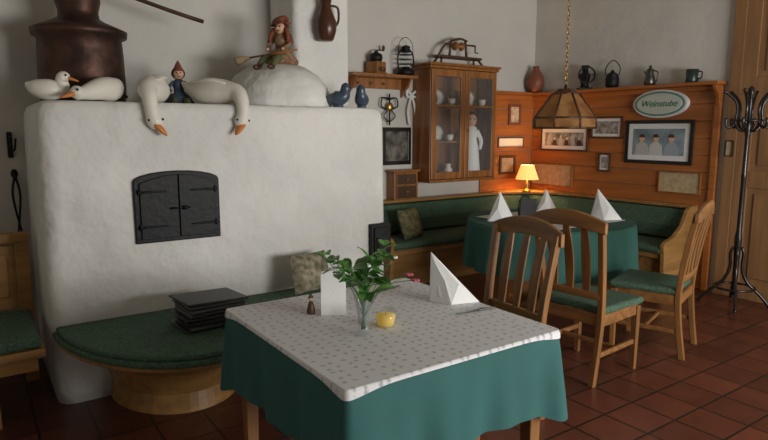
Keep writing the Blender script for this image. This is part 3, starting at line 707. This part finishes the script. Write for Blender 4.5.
for i in range(12):
    a=2*pi*i/12+random.uniform(-.25,.25); sp=random.uniform(.05,.17); hh=random.uniform(.25,.37)-sp*.45
    tip=Vector((sp*math.cos(a),sp*math.sin(a),hh))
    S.append([(random.uniform(-.008,.008),random.uniform(-.008,.008),.02,.0018),(tip.x*.15,tip.y*.15,.15,.0018),(tip.x,tip.y,tip.z,.0014)])
    for k in range(5):
        t=.45+.55*k/4; b0=Vector((tip.x*t*t,tip.y*t*t,.15+(tip.z-.15)*t)); aa=a+random.uniform(-1.4,1.4)
        leaf(b0,(math.cos(aa),math.sin(aa),random.uniform(.0,1.0)),random.uniform(.055,.095),random.uniform(.013,.023),random.uniform(0,.03))
mk('leaves',V,F,leafM,vs_); multitube(vs_,'stems',S,stemM,5,3)
for (x,y,z,m) in ((.155,-.07,.22,pink),(.12,-.02,.28,white_c),(-.04,-.08,.28,white_c),(.17,-.09,.20,pink),(-.12,.02,.26,white_c)):
    for k in range(5):
        a=2*pi*k/5; ell(vs_,'petal',(x+.009*math.cos(a),y+.009*math.sin(a),z),(.009,.009,.004),m,8)
    tube(vs_,'flower_stem',[(0,0,.06,.0015),(x*.4,y*.4,.18,.0015),(x,y,z,.0015)],stemM,5,3)
cd=grp('glass_votive_candle',(1.28,1.83,TZ))
lathe(cd,'holder',[(.030,0),(.036,.003),(.042,.066),(.040,.066),(.034,.006),(.001,.005)],glass,seg=24); lathe(cd,'wax',[(.031,.007),(.038,.045),(.001,.043)],yellow,seg=24)
tube(cd,'wick',[(0,0,.043,.001),(0,0,.055,.001)],iron,5,1)
def napkin(name,loc,rz,s=1,a=-.07):
    g=grp(name,loc,rz,s)
    v=[(-.095,0,0),(.12,.0,0),(.0,-.055,0),(.0,.06,0),(a,0,.215),(.03,-.035,.085),(-.05,-.035,.03)]
    f=[(0,6,4),(0,2,6),(6,2,4),(2,5,4),(2,1,5),(5,1,4),(4,1,3),(4,3,0),(0,3,1,2)]
    mk('folded_linen',v,f,white_c,g); mk('fold_flap',[(-.09,-.012,.0),(.0,-.062,.0),(-.03,-.04,.10),(a,-.008,.20)],[(0,1,2,3)],white_c,g)
    return g
napkin('folded_napkin',(1.715,1.945,TZ),-.70,1.03,-.09)
mc=grp('white_menu_card',(1.20,2.09,TZ),-.55)
prism(mc,'folded_card',[(-.05,0),(.05,0),(.05,.19),(.03,.20),(-.05,.17)],'y',-.03,-.027,white_c,.0005)
prism(mc,'folded_card_back',[(-.05,0),(.05,0),(.05,.19),(-.05,.17)],'y',.025,.028,white_c,.0005)
prism(mc,'card_spine',[(-.03,0),(.028,0),(.028,.17),(-.03,.17)],'x',-.051,-.049,white_c,.0005)
mf=grp('mini_ornament_figure',(1.12,2.14,TZ),-.5)
lathe(mf,'robe',[(.016,0),(.018,.01),(.012,.04),(.005,.055)],W_dark,seg=14); ell(mf,'head',(0,0,.063),(.010,.010,.012),skin,12); lathe(mf,'cap',[(.012,.068),(.001,.088)],clothgr,seg=12)
ct=grp('cutlery_knife',(1.71,1.77,TZ+.001),-.1)
box(ct,'handle',(.045,0,.003),(.09,.012,.006),pewter,.002); prism(ct,'blade',[(0,-.006),(-.10,-.005),(-.115,.003),(-.10,.006),(0,.006)],'z',.001,.003,pewter,0)
ct=grp('cutlery_fork',(1.58,2.26,TZ+.001),.2)
box(ct,'handle',(.05,0,.003),(.10,.009,.004),pewter,.002)
for k in (-1,0,1): box(ct,'tine',(-.03,k*.006,.003),(.06,.003,.002),pewter,.0005)
napkin('folded_napkin',(3.62,3.52,TZ+.002),-.4,1.15,0)
napkin('folded_napkin',(4.42,3.08,TZ+.002),-.9,1.2,-.05)
napkin('folded_napkin',(4.36,3.66,TZ+.002),-.4,1.0,0)
cd2=grp('condiment_caddy',(3.92,3.52,TZ+.002))
bb(cd2,'tray',-.08,.08,-.05,.05,0,.012,W_dark); tube(cd2,'carry_handle',[(-.07,0,.01,.005),(-.07,0,.14,.005),(0,0,.19,.005),(.07,0,.14,.005),(.07,0,.01,.005)],iron,8)
for x in (-.045,0,.045): lathe(cd2,'bottle',[(.019,.012),(.02,.07),(.008,.10),(.008,.125),(.011,.13),(.001,.135)],W_dark if x else glass,(x,0,0),seg=14)
mp_=grp('menu_holder',(3.83,3.40,TZ+.002),-.5); box(mp_,'menu',(0,0,.095),(.14,.02,.17),menuM,.003,(.12,0,0)); box(mp_,'foot',(0,0,.008),(.14,.06,.016),W_dark,.003)
# ---------------------------------------------------------------- lights
def area(name,loc,rot,sx,sy,e,col):
    l=bpy.data.lights.new(name,'AREA'); l.shape='RECTANGLE'; l.size=sx; l.size_y=sy; l.energy=e; l.color=col
    o=bpy.data.objects.new(name,l); COL.objects.link(o); o.location=loc; o.rotation_euler=rot; return o
area('window_daylight',((WX0+WX1)/2,YF-.15,(WZ0+WZ1)/2),(pi/2,0,0),WX1-WX0,WZ1-WZ0,225,(1,.985,.95))
pl=bpy.data.lights.new('lamp_glow','POINT'); pl.energy=26; pl.color=(1,.55,.18); pl.shadow_soft_size=.03
po=bpy.data.objects.new('lamp_glow',pl); COL.objects.link(po); po.location=(5.26,4.70,1.03)
w=bpy.data.worlds.new('world'); sc.world=w; w.use_nodes=True
w.node_tree.nodes['Background'].inputs[0].default_value=(.6,.75,1,1); w.node_tree.nodes['Background'].inputs[1].default_value=.6
sc.view_settings.view_transform='Standard'
# ---------------------------------------------------------------- camera
cam=bpy.data.objects.new('camera',bpy.data.cameras.new('camera')); COL.objects.link(cam)
cam.data.sensor_width=36; cam.data.lens=36*600/768
cam.location=(0,0,1.5); cam.rotation_euler=(math.radians(90-8.5),0,-math.radians(34.8))
sc.camera=cam
